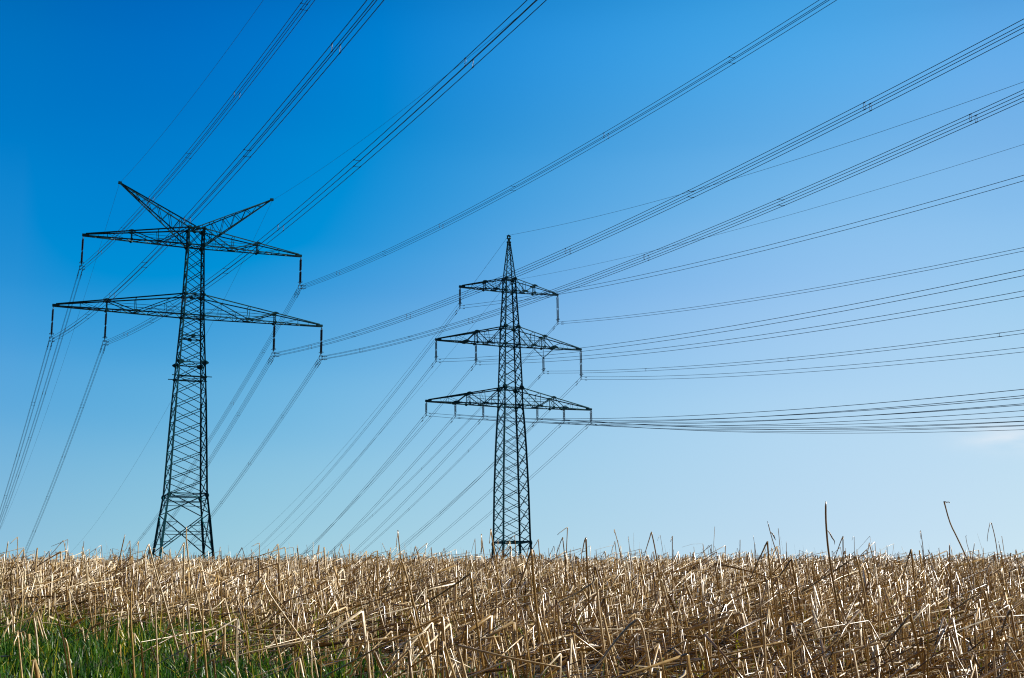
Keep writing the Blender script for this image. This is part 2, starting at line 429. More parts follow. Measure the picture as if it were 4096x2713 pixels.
# splayed foot section with big X bracing and sub-bracing
for c in ((-1, -1), (1, -1), (1, 1), (-1, 1)):
    m = MB()
    for a, b in ((-1.0, 10.5), (10.5, 14.72)):
        m.angle(corner(h1(a), c, a), corner(h1(b), c, b), 0.28, 0.045, Vector((-c[0], 0, 0)))
    m.box(corner(h1(-1.0), c, -1.6), corner(h1(-1.0), c, -0.6), 0.9, 0.9)
    m.build('foot', STEEL, t1)
for (c0, c1) in FACES:
    m = MB(); inward = Vector((-(c0[0] + c1[0]) / 2, -(c0[1] + c1[1]) / 2, 0))
    def X(za, zb_, w):
        A0, A1 = corner(h1(za), c0, za), corner(h1(za), c1, za); B0, B1 = corner(h1(zb_), c0, zb_), corner(h1(zb_), c1, zb_)
        m.angle(A0, B1, w, None, inward); m.angle(A1 + inward * .06, B0 + inward * .06, w, None, inward)
        return A0, A1, B0, B1
    def H(z, w): m.angle(corner(h1(z), c0, z), corner(h1(z), c1, z), w)
    def S(z, q, za, zb_):
        """short strut from both legs to the big diagonals"""
        A0, A1, B0, B1 = corner(h1(za), c0, za), corner(h1(za), c1, za), corner(h1(zb_), c0, zb_), corner(h1(zb_), c1, zb_)
        t = (za - z) / (za - zb_)
        if t < 0.5: m.angle(corner(h1(z), c0, z), A0.lerp(B1, t), q); m.angle(corner(h1(z), c1, z), A1.lerp(B0, t), q)
        else: m.angle(corner(h1(z), c0, z), B0.lerp(A1, 1 - t), q); m.angle(corner(h1(z), c1, z), B1.lerp(A0, 1 - t), q)
    X(17.5, 15.0, 0.11); X(15.0, 10.2, 0.12); X(10.2, 4.6, 0.12); X(4.6, -1.0, 0.12)
    H(16.3, 0.075); H(12.62, 0.08); H(7.4, 0.08)
    S(13.8, 0.065, 15.0, 10.2); S(11.3, 0.065, 15.0, 10.2); S(8.8, 0.065, 10.2, 4.6); S(6.0, 0.065, 10.2, 4.6)
    for za, zb_ in ((15.0, 10.2), (10.2, 4.6)):
        for cc, co in ((c0, c1), (c1, c0)):
            A_, Bo, Bc, Ao = corner(h1(za), cc, za), corner(h1(zb_), co, zb_), corner(h1(zb_), cc, zb_), corner(h1(za), co, za)
            zz = 0.5 * (za + zb_); m.angle(corner(h1(zz), cc, zz), A_.lerp(Bo, 0.25), 0.06); m.angle(corner(h1(zz), cc, zz), Bc.lerp(Ao, 0.25), 0.06)
    m.build('foot_bracing', STEEL, t1)
h_frame(t1, h1(17.5), 17.5, 0.12); h_frame(t1, h1(16.6), 16.9, 0.09, False)
for z, w in ((32.75, 0.12), (34.73, 0.12), (38.3, 0.12), (ZL, 0.17), (ZLT, 0.14), (ZU, 0.17), (ZUT, 0.16)):
    h_frame(t1, h1(z), z, w)
gussets(t1, h1(17.5) + 0.03, 17.3, 0.26, 0.42)
gussets(t1, h1(34.73) + 0.05, 34.73, 0.52, 0.32)
gussets(t1, h1(32.75) + 0.03, 32.8, 0.2, 0.24)
gussets(t1, h1(ZL) + 0.03, ZL, 0.22, 0.28); gussets(t1, h1(ZLT) + 0.03, ZLT, 0.3, 0.26)
gussets(t1, h1(ZU) + 0.03, ZU, 0.30, 0.38); gussets(t1, h1(ZUT) + 0.03, ZUT - 0.05, 0.34, 0.28)
m = MB()                              # plates in the middle of the faces
for z, w in ((38.3, 0.36), (ZLT, 0.30), (ZUT, 0.30)):
    for s in (-1, 1): m.plate((0, s * (h1(z) + 0.02), z), (0, 1, 0), (0, 0, 1), w, 0.22)
m.build('centre_plate', STEEL, t1)
m = MB()                              # guard bars that stick out at the anti-climb level
for s in (-1, 1):
    m.box((-h1(32.75) - 0.8, s * h1(32.75), 32.85), (h1(32.75) + 0.8, s * h1(32.75), 32.85), 0.10, 0.10)
m.build('guard_bar', STEEL, t1)
for s in (-1, 1):
    cross_arm(t1, s, h1(ZU), ZU, h1(ZUT), ZUT, 14.45, 8.35, 4.9, 0.15, 0.085)
    cross_arm(t1, s, h1(ZL), ZL, h1(ZLT), ZLT, 17.59, 11.03, 7.35, 0.15, 0.085)
# earth wire horns
for s in (-1, 1):
    tip = Vector((s * 10.25, 0, 58.62)); m = MB()
    up_a = [Vector((s * 0.25, q * 0.9, ZUT + 0.25)) for q in (-1, 1)]
    lo_a = [Vector((s * h1(ZU), q * h1(ZU), ZU + 0.1)) for q in (-1, 1)]
    for a in up_a + lo_a: m.angle(a, tip + Vector((0, 0.06 * (1 if a.y > 0 else -1), 0)), 0.14)
    m.box(tip + Vector((-s * 0.3, 0, -0.05)), tip + Vector((s * 0.15, 0, 0.0)), 0.34, 0.3)
    m.box(up_a[0] + Vector((0, 0, 0)), up_a[1], 0.22, 0.22)
    horn = m.build('earth_wire_horn', STEEL, t1)
    m = MB(); nn = 6
    for q in (0, 1):
        for i in range(nn):
            t0, t1_ = i / nn * 0.9 + 0.04, (i + 1) / nn * 0.9 + 0.04
            u0, l0 = up_a[q].lerp(tip, t0), lo_a[q].lerp(tip, t0 + 0.05)
            u1 = up_a[q].lerp(tip, t1_)
            m.angle(l0, u0, 0.065); m.angle(l0, u1, 0.065)
    for i in range(1, nn + 1):
        t0 = i / nn * 0.9
        m.angle(up_a[0].lerp(tip, t0), up_a[1].lerp(tip, t0), 0.055); m.angle(lo_a[0].lerp(tip, t0), lo_a[1].lerp(tip, t0), 0.055)
        m.angle(lo_a[0].lerp(tip, t0), lo_a[1].lerp(tip, t0 - 0.12), 0.06)
    m.build('horn_lacing', STEEL, horn)

# ---- pylon with three tapering arms and a pointed peak
t2 = tag(empty('lattice_pylon', (T2['X'], T2['Y'], 0), T2['th']),
         'green lattice pylon with pointed peak and three arms widening downwards', 'pylon')
h2 = interp([(-1.1, 2.9), (10.9, 2.3), (11.9, 2.0), (19.2, 1.87), (24.8, 1.69), (28.4, 1.53), (31.0, 1.36), (34.1, 1.32), (39.9, 1.12), (42.6, 1.04), (47.9, 0.76), (49.6, 0.72), (54.06, 0.24), (55.3, 0.12)])
KINKS = [11.9, 19.2, 24.8, 31.0, 39.9, 49.6]
ZA, ZAT, ZB, ZBT, ZC, ZCT = 47.83, 49.65, 39.87, 42.45, 31.08, 33.55
def seg(z0, z1, n): return [z0 + (z1 - z0) * i / n for i in range(n + 1)]
pan = seg(11.9, ZC, 10) + seg(ZC, ZCT, 1)[1:] + seg(ZCT, ZB, 4)[1:] + seg(ZB, ZBT, 2)[1:] + seg(ZBT, ZA, 4)[1:] + seg(ZA, ZAT, 1)[1:]
body(t2, h2, 11.9, ZAT, pan, lambda z: 0.21 if z < 32 else 0.16, 0.085)
KINKS = []
m_pan = seg(ZAT, 55.3, 7)
m = MB()
for c in ((-1, -1), (1, -1), (1, 1), (-1, 1)):
    m.angle(corner(h2(ZAT), c, ZAT), corner(0.14, c, 55.3), 0.11, None, Vector((-c[0], 0, 0)))
for (c0, c1) in FACES:
    for a, b in zip(m_pan[:-1], m_pan[1:]):
        m.angle(corner(h2(a), c0, a), corner(h2(b), c1, b), 0.05); m.angle(corner(h2(a), c1, a), corner(h2(b), c0, b), 0.05)
peak = m.build('peak', STEEL, t2)
m = MB(); m.tube([(0.24 * math.cos(a), 0, 55.95 + 0.28 * math.sin(a)) for a in [i * math.pi / 3 + math.pi / 2 for i in range(6)]], 0.16, 6, True)
m.box((-0.3, 0, 55.2), (0.3, 0, 55.2), 0.2, 0.3); m.box((0, 0, 55.1), (0, 0, 55.8), 0.3, 0.2)
m.build('earth_wire_loop', STEEL, peak)
for c in ((-1, -1), (1, -1), (1, 1), (-1, 1)):
    m = MB(); m.angle(corner(h2(-1.1), c, -1.2), corner(h2(11.9), c, 11.92), 0.26, 0.04, Vector((-c[0], 0, 0)))
    m.box(corner(h2(-1.1), c, -1.8), corner(h2(-1.1), c, -0.7), 0.8, 0.8); m.build('foot', STEEL, t2)
for (c0, c1) in FACES:
    m = MB(); lv = [11.9, 8.2, 3.6, -1.0]
    for a, b in zip(lv[:-1], lv[1:]):
        m.angle(corner(h2(a), c0, a), corner(h2(b), c1, b), 0.10); m.angle(corner(h2(a), c1, a), corner(h2(b), c0, b), 0.10)
        z = 0.5 * (a + b); m.angle(corner(h2(z), c0, z), corner(h2(z), c1, z), 0.06)
    for z in (11.0, 9.3): m.angle(corner(h2(z), c0, z), corner(h2(z), c1, z), 0.05)
    m.build('foot_bracing', STEEL, t2)
for z, w in ((11.9, 0.2), (ZC, 0.14), (ZCT, 0.13), (ZB, 0.14), (ZBT, 0.12), (ZA, 0.12), (ZAT, 0.14)): h_frame(t2, h2(z), z, w)
for z, w, hh in ((11.75, 0.3, 0.6), (19.2, 0.16, 0.45), (26.9, 0.14, 0.4), (ZC, 0.3, 0.3), (ZCT, 0.42, 0.5), (ZB, 0.26, 0.3), (ZBT, 0.34, 0.4), (ZA, 0.24, 0.26), (ZAT, 0.34, 0.3)):
    gussets(t2, h2(z) + 0.02, z, w * 0.8, hh * 0.8)
for s in (-1, 1):
    cross_arm(t2, s, h2(ZA), ZA, h2(ZAT), ZAT, 7.53, 3.8, 2.2, 0.12, 0.07, tie=False, tipw=0.12)
    cross_arm(t2, s, h2(ZB), ZB, h2(ZBT), ZBT, 11.07, 5.15, 3.4, 0.14, 0.08, extra_nodes=(6.75,), tipw=0.12)
    cross_arm(t2, s, h2(ZC), ZC, h2(ZCT), ZCT, 12.49, 6.35, 4.1, 0.15, 0.08, extra_nodes=(8.23,), tipw=0.12)

# ------------------------------------------------------------------ line geometry
def spot(T, a, z): return Vector((T['X'] + a * math.cos(T['th']), T['Y'] + a * math.sin(T['th']), z))
SPAN = {('1', 'n'): (-1.139, 338.38, 9.837, -0.3024), ('1', 'f'): (2.0006, 339.38, -37.985, -0.0026),
        ('2', 'n'): (-1.1561, 338.03, -12.34, 0.1234), ('2', 'f'): (1.9761, 338.3, -41.59, -0.0374)}
SAG = {'1n': 14.45, '1f': 14.13, '1en': 14.42, '1ef': 14.55}
# key: tower, arm position, arm height, insulator length, sag near, sag far, words
PH = {
 'UL': ('1', -14.449, 50.84, 4.40, 14.45, 14.13), 'UR': ('1', 14.449, 50.84, 4.40, 14.45, 14.13),
 'LOL': ('1', -17.592, 41.15, 4.40, 14.45, 14.13), 'LIL': ('1', -11.028, 41.15, 4.40, 14.45, 14.13),
 'LIR': ('1', 11.028, 41.15, 4.40, 14.45, 14.13), 'LOR': ('1', 17.592, 41.15, 4.40, 14.45, 14.13),
 'EL': ('1', -10.248, 58.62, 0, 14.42, 14.55), 'ER': ('1', 10.248, 58.62, 0, 14.42, 14.55),
 'P': ('2', 0, 56.38, 0, 13.80, 13.41), 'B': ('2', 0.0, 49.51, 0, 11.51, 10.96),
 'TL': ('2', -7.53, 47.83, 2.885, 12.50, 12.27), 'TR': ('2', 7.53, 47.83, 4.119, 12.15, 12.63),
 'ML': ('2', -11.07, 39.87, 2.885, 12.04, 12.26), 'MI': ('2', -5.153, 39.87, 2.885, 12.04, 12.26),
 'V': ('2', 5.153, 39.87, 3.590, 12.15, 12.63), 'MR': ('2', 11.07, 39.87, 4.119, 12.15, 12.63),
 'C1': ('2', -12.487, 31.08, 1.76, 12.48, 12.68), 'C2': ('2', -8.234, 31.08, 1.76, 12.48, 12.68), 'C3': ('2', -4.102, 31.08, 1.76, 12.48, 12.68),
 'C4': ('2', 4.102, 31.08, 1.76, 12.48, 12.68), 'C5': ('2', 8.234, 31.08, 1.76, 12.48, 12.68), 'C6': ('2', 12.487, 31.08, 1.76, 12.48, 12.68)}
WHERE = {
 'UL': 'left tip of Y-headed pylon upper arm', 'UR': 'right tip of Y-headed pylon upper arm',
 'LOL': 'left tip of Y-headed pylon lower arm', 'LIL': 'left middle of Y-headed pylon lower arm',
 'LIR': 'right middle of Y-headed pylon lower arm', 'LOR': 'right tip of Y-headed pylon lower arm',
 'EL': 'left horn tip of the Y-headed pylon', 'ER': 'right horn tip of the Y-headed pylon',
 'P': 'very peak of the pointed pylon', 'B': 'body of the pointed pylon below its peak',
 'TL': 'left tip of pointed pylon top arm', 'TR': 'right tip of pointed pylon top arm',
 'ML': 'left tip of pointed pylon middle arm', 'MI': 'inner left of pointed pylon middle arm',
 'V': 'V-shaped hanger of pointed pylon middle arm', 'MR': 'right tip of pointed pylon middle arm',
 'C1': 'left tip of pointed pylon lowest arm', 'C2': 'middle left of pointed pylon lowest arm',
 'C3': 'inner left of pointed pylon lowest arm', 'C4': 'inner right of pointed pylon lowest arm',
 'C5': 'middle right of pointed pylon lowest arm', 'C6': 'right tip of pointed pylon lowest arm'}
TT = {'1': T1, '2': T2}
def span_curve(k, side):
    t, a, z, il, sn, sf = PH[k]; T = TT[t]; an, L, dz, hd = SPAN[(t, side)]
    A = spot(T, a, z - il); th = T['th'] + hd
    B = Vector((T['X'] + L * math.cos(an) + a * math.cos(th), T['Y'] + L * math.sin(an) + a * math.sin(th), z - il + dz))
    sag = sn if side == 'n' else sf
    def f(d):
        u = d / L; p = A.lerp(B, u); p.z -= 4 * sag * u * (1 - u); return p
    return f, L
def offsets(k, side):
    t = PH[k][0]; an = SPAN[(t, side)][0]
    n = Vector((-math.sin(an), math.cos(an), 0))
    if t == '1': return [n * i * 0.2 + Vector((0, 0, j * 0.2)) for i in (-1, 1) for j in (-1, 1)]
    g = 0.15 if k in ('V', 'TR') else 0.2
    return [Vector((0, 0, g)), Vector((0, 0, -g))]
def wire(m, f, L, off, r, n=90, start=0.0):
    ds = [start + (L - start) * (i / n) for i in range(n + 1)]
    m.tube([f(d) + off for d in ds], r, 6)

WR1, WR2, WRE = 0.0195, 0.021, 0.0135
for k in PH:
    t, a, z, il, sn, sf = PH[k]
    for side in 'nf':
        f, L = span_curve(k, side)
        going = 'rising rightwards from' if side == 'n' and t == '1' else ('running right from' if side == 'n' else 'sinking left from')
        if k in ('EL', 'ER', 'P', 'B'):
            m = MB(); wire(m, f, L, Vector((0, 0, -0.12)), WRE if k not in ('P',) else 0.017)
            o = m.build('earth_wire', WIRE, None, True)
            tag(o, f'single thin wire {going} the {WHERE[k]}', 'earth wire', 'earth wires of the two pylons')
            continue
        words = 'four-wire' if t == '1' else 'twin-wire'
        root = tag(empty('conductor_bundle', tuple(f(0))), f'{words} bundle {going} the {WHERE[k]}', 'power line',
                   'conductor bundles of the Y-headed pylon' if t == '1' else 'conductor bundles of the pointed pylon')
        base = f(0); offs = offsets(k, side); fl = lambda d, f=f, base=base: f(d) - base
        for of in offs:
            m = MB(); wire(m, fl, L, of, WR1 if t == '1' else WR2, start=0.12); m.build('conductor', WIRE, root, True)
        # vibration dampers near the clamp
        for of in offs:
            m = MB()
            for d0 in ((1.1, 1.9) if (t == '1') else (1.5,)):
                p0, p1 = fl(d0 - 0.22) + of, fl(d0 + 0.22) + of; dn = Vector((0, 0, -0.10))
                m.tube([p0 + dn, p1 + dn], 0.014, 5)
                for q in (p0, p1):
                    dd = (p1 - p0).normalized() * 0.07
                    m.tube([q + dn - dd, q + dn + dd], 0.042, 6)
                pm = (p0 + p1) / 2; m.tube([pm, pm + dn], 0.018, 5)
            m.build('vibration_damper', FITTING, root)
        # spacers
        if t == '1':
            step = 17.4 if side == 'n' else 19.5; i = 1
            while i * step < L - 8:
                d = i * step; c = fl(d); kind_a = (i % 2 == 1) if side == 'n' else (i % 2 == 0)
                m = MB(); n_ = (offs[2] - offs[0]) / 2; zz = Vector((0, 0, 0.2)); dv = (fl(d + 0.1) - fl(d)).normalized()
                if kind_a:
                    for s in (-1, 1):
                        cc = c + n_ * s
                        m.tube([cc + zz * math.cos(q) + dv * 0.085 * math.sin(q) for q in [j * math.pi / 6 for j in range(12)]], 0.011, 5, True)
                        for e in (-1, 1): m.tube([cc + zz * e - dv * 0.09, cc + zz * e + dv * 0.09], 0.032, 6)
                else:
                    for e in (-1, 1):
                        m.tube([c + zz * e - n_, c + zz * e - Vector((0, 0, 0.02)), c + zz * e + n_], 0.015, 5)
                        for s in (-1, 1): m.tube([c + zz * e + n_ * s - dv * 0.09, c + zz * e + n_ * s + dv * 0.09], 0.032, 6)
                m.build('spacer', FITTING, root); i += 1
        elif k == 'V' or side == 'f' and k in ('TR', 'MR'):
            for i in range(1, 11):
                d = i * 29.8; c = fl(d); m = MB(); m.tube([c + offs[0], c + offs[1]], 0.016, 5)
                for of in offs: m.tube([fl(d - 0.25) + of, fl(d + 0.25) + of], 0.03, 6)
                m.build('spacer', FITTING, root)

# ------------------------------------------------------------------ insulator strings
def shed_rod(z_top, z_bot, r_core, r_shed, pitch):
    """profile of a long rod insulator with sheds, as (z, r)"""
    pr = [(z_top, 0.03), (z_top - 0.10, 0.045)]; z = z_top - 0.14
    while z > z_bot + 0.14:
        pr += [(z, r_core), (z - pitch * 0.15, r_shed), (z - pitch * 0.35, r_shed * 0.92), (z - pitch * 0.5, r_core)]; z -= pitch
    pr += [(z_bot + 0.10, 0.045), (z_bot, 0.03)]
    return pr
def lathe(m, prof, x, y, n=10):
    m.tube([(x, y, z) for z, r in prof], [r for z, r in prof], n)
def ring(m, cx_, cy_, cz, r, rr=0.016, open_=0.0):
    m.tube([(cx_ + r * math.cos(q), cy_ + r * math.sin(q), cz + 0.03 * math.cos(2 * q)) for q in [j * math.pi / 8 for j in range(16)]], rr, 5, True)
cache = {}
def insulator(k):
    t, a, z, il, sn, sf = PH[k]; T = TT[t]
    an = SPAN[(t, 'n')][0]
    what = {'1': 'dark insulator string at the'}.get(t, 'slim insulator string at the')
    lab = f'{what} {WHERE[k]}'
    root = tag(empty('insulator_string', tuple(spot(T, a, z)), an), lab, 'insulator', 'insulator strings on both pylons')
    key = (t, round(il, 2), k == 'V')
    if key in cache:
        for ch in cache[key]:
            c = ch.copy(); COL.objects.link(c); c.parent = root
        return root
    parts = []
    gap = 0.21 if t == '1' else 0.19
    top = -0.35 if t == '1' else -0.28
    bot = -(il - (0.62 if t == '1' else 0.36))
    if k == 'V': top = -1.62; bot = -(il - 0.3)
    m = MB()
    m.box((0, 0, 0.06), (0, 0, top + 0.12), 0.07, 0.05)
    m.box((-gap - 0.06, 0, top + 0.05), (gap + 0.06, 0, top + 0.05), 0.12, 0.05)
    parts.append(m.build('hanger', FITTING, root))
    for s in (-1, 1):
        m = MB()
        if t == '1':
            n3 = 2; seg_ = (top - bot) / n3
            for i in range(n3): lathe(m, shed_rod(top - i * seg_, top - (i + 1) * seg_ + 0.01, 0.075, 0.125, 0.075), s * gap, 0)
        else:
            nseg = 2 if il > 2.5 and k != 'V' else 1; seg_ = (top - bot) / nseg
            for i in range(nseg): lathe(m, shed_rod(top - i * seg_, top - (i + 1) * seg_ + 0.03, 0.048, 0.088, 0.07), s * gap, 0)
        parts.append(m.build('insulator_rod', PORCELAIN, root))
    m = MB(); rr = 0.30 if t == '1' else 0.24
    nlev = 3 if t == '1' else (2 if il > 2.5 and k != 'V' else 1)
    for i in range(nlev + 1):
        zz = top + (bot - top) * i / nlev
        for s in (-1, 1):
            # arcing horns
            m.tube([(s * gap, 0, zz), (s * (gap + rr * 0.8), 0, zz - 0.02), (s * (gap + rr * 0.95), 0, zz + (0.16 if i else -0.16))], 0.018, 5)
    if il > 2.5:
        for s in (-1, 1): ring(m, s * gap, 0, bot + 0.15, 0.27 if t == '1' else 0.22, 0.022)
    parts.append(m.build('arcing_horn', FITTING, root))
    m = MB()
    if t == '1':
        zb = -il
        m.box((-gap - 0.1, 0, bot - 0.03), (gap + 0.1, 0, bot - 0.03), 0.12, 0.05)
        m.tube([(0, 0, bot), (0, 0, zb + 0.36)], 0.03, 6)
        m.tube([(0, -0.24, zb + 0.24), (0, -0.2, zb + 0.36), (0, 0.2, zb + 0.36), (0, 0.24, zb + 0.24)], 0.035, 6)
        for i in (-1, 1):
            m.tube([(0, i * 0.2, zb + 0.36), (0, i * 0.22, zb + 0.2), (0, i * 0.2, zb - 0.26)], 0.022, 6)
            for j in (-1, 1):
                c = Vector((0, i * 0.2, zb + j * 0.2)); m.tube([c + Vector((-0.22, 0, -0.02)), c + Vector((0, 0, 0.03)), c + Vector((0.22, 0, -0.02))], 0.045, 6)
    else:
        zb = -il
        m.box((-gap - 0.08, 0, bot - 0.02), (gap + 0.08, 0, bot - 0.02), 0.09, 0.04)
        for i in (-1, 1):
            m.tube([(i * gap, 0, bot), (i * gap, 0, zb - 0.24)], 0.016, 5)
        for x in (-0.09, 0, 0.09): m.tube([(x, 0, bot - 0.02), (x, 0, zb - 0.2)], 0.010, 5)
        for j in (-1, 1): m.tube([(-0.34, 0, zb + j * 0.2 - 0.05), (-0.15, 0, zb + j * 0.2), (0.15, 0, zb + j * 0.2), (0.34, 0, zb + j * 0.2 - 0.05)], 0.035, 6)
    parts.append(m.build('conductor_clamp', FITTING, root))
    if k == 'V':
        m = MB(); e = Vector((math.cos(T['th'] - an), math.sin(T['th'] - an), 0))
        for s in (-1, 1): m.tube([e * s * 1.72 + Vector((0, 0, 0.0)), Vector((0, 0, top + 0.1))], 0.055, 6)
        parts.append(m.build('v_hanger', STEEL, root))
    cache[key] = parts
    return root
for k in PH:
    if k not in ('EL', 'ER', 'P', 'B'): insulator(k)

# ------------------------------------------------------------------ stubble field
rng = np.random.default_rng(7)
def tubes(paths, radii, sides, aspect=None, spin=None):
    """paths N,P,3 radii N,P -> vertices, quad indices; elliptical section"""
    n, p, _ = paths.shape
    tan = np.empty_like(paths); tan[:, 1:-1] = paths[:, 2:] - paths[:, :-2]; tan[:, 0] = paths[:, 1] - paths[:, 0]; tan[:, -1] = paths[:, -1] - paths[:, -2]
    tan /= np.linalg.norm(tan, axis=2, keepdims=True) + 1e-9
    ref = np.zeros_like(paths); sp = spin if spin is not None else rng.uniform(0, np.pi, n)
    ref[:, :, 0] = np.cos(sp)[:, None]; ref[:, :, 1] = np.sin(sp)[:, None]; ref[:, :, 2] = 0.15
    x = ref - tan * (ref * tan).sum(2, keepdims=True); x /= np.linalg.norm(x, axis=2, keepdims=True) + 1e-9
    y = np.cross(tan, x)
    if aspect is None: aspect = np.where(rng.random(n) < 0.18, 0.2, rng.uniform(0.45, 1.0, n))
    an = 2 * np.pi * np.arange(sides) / sides
    V = (paths[:, :, None, :] + radii[:, :, None, None] * (x[:, :, None, :] * np.cos(an)[None, None, :, None]
         + (aspect[:, None, None, None]) * y[:, :, None, :] * np.sin(an)[None, None, :, None]))
    V = V.reshape(-1, 3)
    base = (np.arange(n) * p * sides)[:, None, None]
    i = np.arange(p - 1)[None, :, None] * sides; k = np.arange(sides)[None, None, :]; k1 = (k + 1) % sides
    q = np.stack([base + i + k, base + i + k1, base + i + sides + k1, base + i + sides + k], -1).reshape(-1, 4)
    return V, q
def clampz(P, clear=0.006):
    g = ground_z(P[..., 0], P[..., 1]) + clear
    P[..., 2] = np.maximum(P[..., 2], g); return P
GRASS_EDGE = lambda x, y: (5.2 - 1.5 * np.maximum(x, -5.5) - y + 0.5 * np.sin(x * 2.3) + 0.3 * np.sin(x * 6.1))          # positive inside the grassy corner on the left
SIDE = 3.0
def scatter(n, y0, y1, margin=0.43):
    # even density over a strip wider than the view: n counts those inside |x| < margin * (y + 0.9)
    inner = margin * (0.5 * (y1 + y0) + 0.9) * (y1 - y0); wide = inner + SIDE * (y1 - y0)
    m = int(n * wide / inner); y = rng.uniform(y0, y1, m * 2); w = margin * (y + 0.9) + SIDE
    y = y[rng.random(m * 2) < w / w.max()][:m]; x = rng.uniform(-1, 1, len(y)) * (margin * (y + 0.9) + SIDE); return x, y
def stalks(x, y, kind, scale=1.0):
    """returns paths N,6,3 : kind 0 standing stub, 1 folded, 2 lying"""
    n = len(x); z = ground_z(x, y) - 0.02
    P = np.zeros((n, 6, 3)); root = np.stack([x, y, z], 1)
    lean = rng.normal(0.16, 0.13, n); az = np.where(rng.random(n) < 0.8, np.pi + rng.normal(0, 0.6, n), rng.uniform(0, 2 * np.pi, n))
    d = np.stack([np.cos(az) * np.sin(lean), np.sin(az) * np.sin(lean), np.cos(lean)], 1)
    h = np.where(kind == 0, rng.gamma(5, 0.027, n), rng.gamma(10, 0.0175, n)) * scale + 0.015
    bend = rng.normal(0, 0.018, (n, 3))
    apex = root + d * h[:, None]
    mid = root + d * (0.5 * h)[:, None] + bend * h[:, None] * 1.6
    # folded top: mostly back down to the left
    a2 = np.where(rng.random(n) < 0.82, np.pi + rng.normal(0, 0.75, n), rng.uniform(0, 2 * np.pi, n))
    sl = np.where(rng.random(n) < 0.68, rng.uniform(0.12, 0.75, n), rng.uniform(0.8, 1.35, n))
    l2 = rng.uniform(0.08, 0.48, n) * scale
    d2 = np.stack([np.cos(a2) * np.cos(sl), np.sin(a2) * np.cos(sl), -np.sin(sl)], 1)
    end = apex + d2 * l2[:, None]; mid2 = apex + d2 * (0.5 * l2)[:, None]; mid2[:, 2] += rng.uniform(-0.01, 0.02, n)
    P[:, 0] = root; P[:, 1] = mid; P[:, 2] = apex - d * 0.003; P[:, 3] = apex + d2 * 0.004; P[:, 4] = mid2; P[:, 5] = end
    # standing stubs have no fold
    s0 = kind == 0
    for j, t in enumerate((0, 0.25, 0.5, 0.7, 0.88, 1.0)):
        P[s0, j] = (root + d * (h * t)[:, None] + bend * (h * 2.2 * math.sin(math.pi * t * 0.8))[:, None])[s0]
    # lying straws
    s2 = kind == 2; L = rng.uniform(0.12, 0.6, n) * scale
    a3 = np.where(rng.random(n) < 0.75, rng.normal(0, 0.55, n), rng.uniform(-np.pi, np.pi, n)); tilt = rng.normal(0.16, 0.14, n)
    d3 = np.stack([np.cos(a3) * np.cos(tilt), np.sin(a3) * np.cos(tilt), np.sin(tilt)], 1)
    lift = np.where(rng.random(n) < 0.6, np.abs(rng.normal(0.005, 0.015, n)), rng.uniform(0.03, 0.16, n))
    r3 = root + np.stack([0 * x, 0 * x, lift + 0.02], 1) - d3 * (0.4 * L)[:, None]
    arch = rng.normal(0, 0.03, n) * L; side = np.stack([-d3[:, 1], d3[:, 0], 0 * x], 1) * rng.normal(0, 0.05, n)[:, None]
    for j, t in enumerate((0, 0.2, 0.4, 0.6, 0.8, 1.0)):
        q = r3 + d3 * (L * t)[:, None] + side * (L * math.sin(math.pi * t))[:, None]; q[:, 2] += arch * math.sin(math.pi * t); P[s2, j] = q[s2]
    return clampz(P, 0.004)
def radii(n, kind, base=0.0033):
    r = base * rng.lognormal(0, 0.26, n)
    r = np.where(rng.random(n) < 0.05, r * 1.6, r)
    R_ = r[:, None] * np.array([1.12, 1.08, 1.0, 0.98, 0.85, 0.62])[None, :]
    R_[kind == 0] = r[kind == 0][:, None] * np.array([1.12, 1.08, 1.03, 1.0, 0.97, 0.92])[None, :]
    R_[:, 2:4] *= np.where(kind == 1, 1.05, 1.0)[:, None]
    return R_
def tones(n, x, y, kind=None, lift=None):
    t = np.clip(rng.normal(0.62, 0.22, n), 0, 1); br = rng.random(n) < np.clip(0.22 - 0.5 * x / y, 0.15, 0.45); t[br] = rng.uniform(0.8, 1.0, br.sum()); dark = rng.random(n) < 0.14; t[dark] = rng.uniform(0.0, 0.3, dark.sum())
    if kind is not None:                                  # fallen straw, mainly the lowest, darkened in tone to paint shade between stems
        low_shade = (kind == 2) & ((lift < 0.045) | (rng.random(n) < 0.2)); t[low_shade] = rng.uniform(0.0, 0.26, low_shade.sum())
    return t
VV, QQ, TN = [], [], []; off = 0
def emit(P, Rr, sides, tone, aspect=None):
    global off
    V, q = tubes(P, Rr, sides, aspect); VV.append(V); QQ.append(q + off); off += len(V)
    TN.append(np.repeat(tone, P.shape[1] * sides))
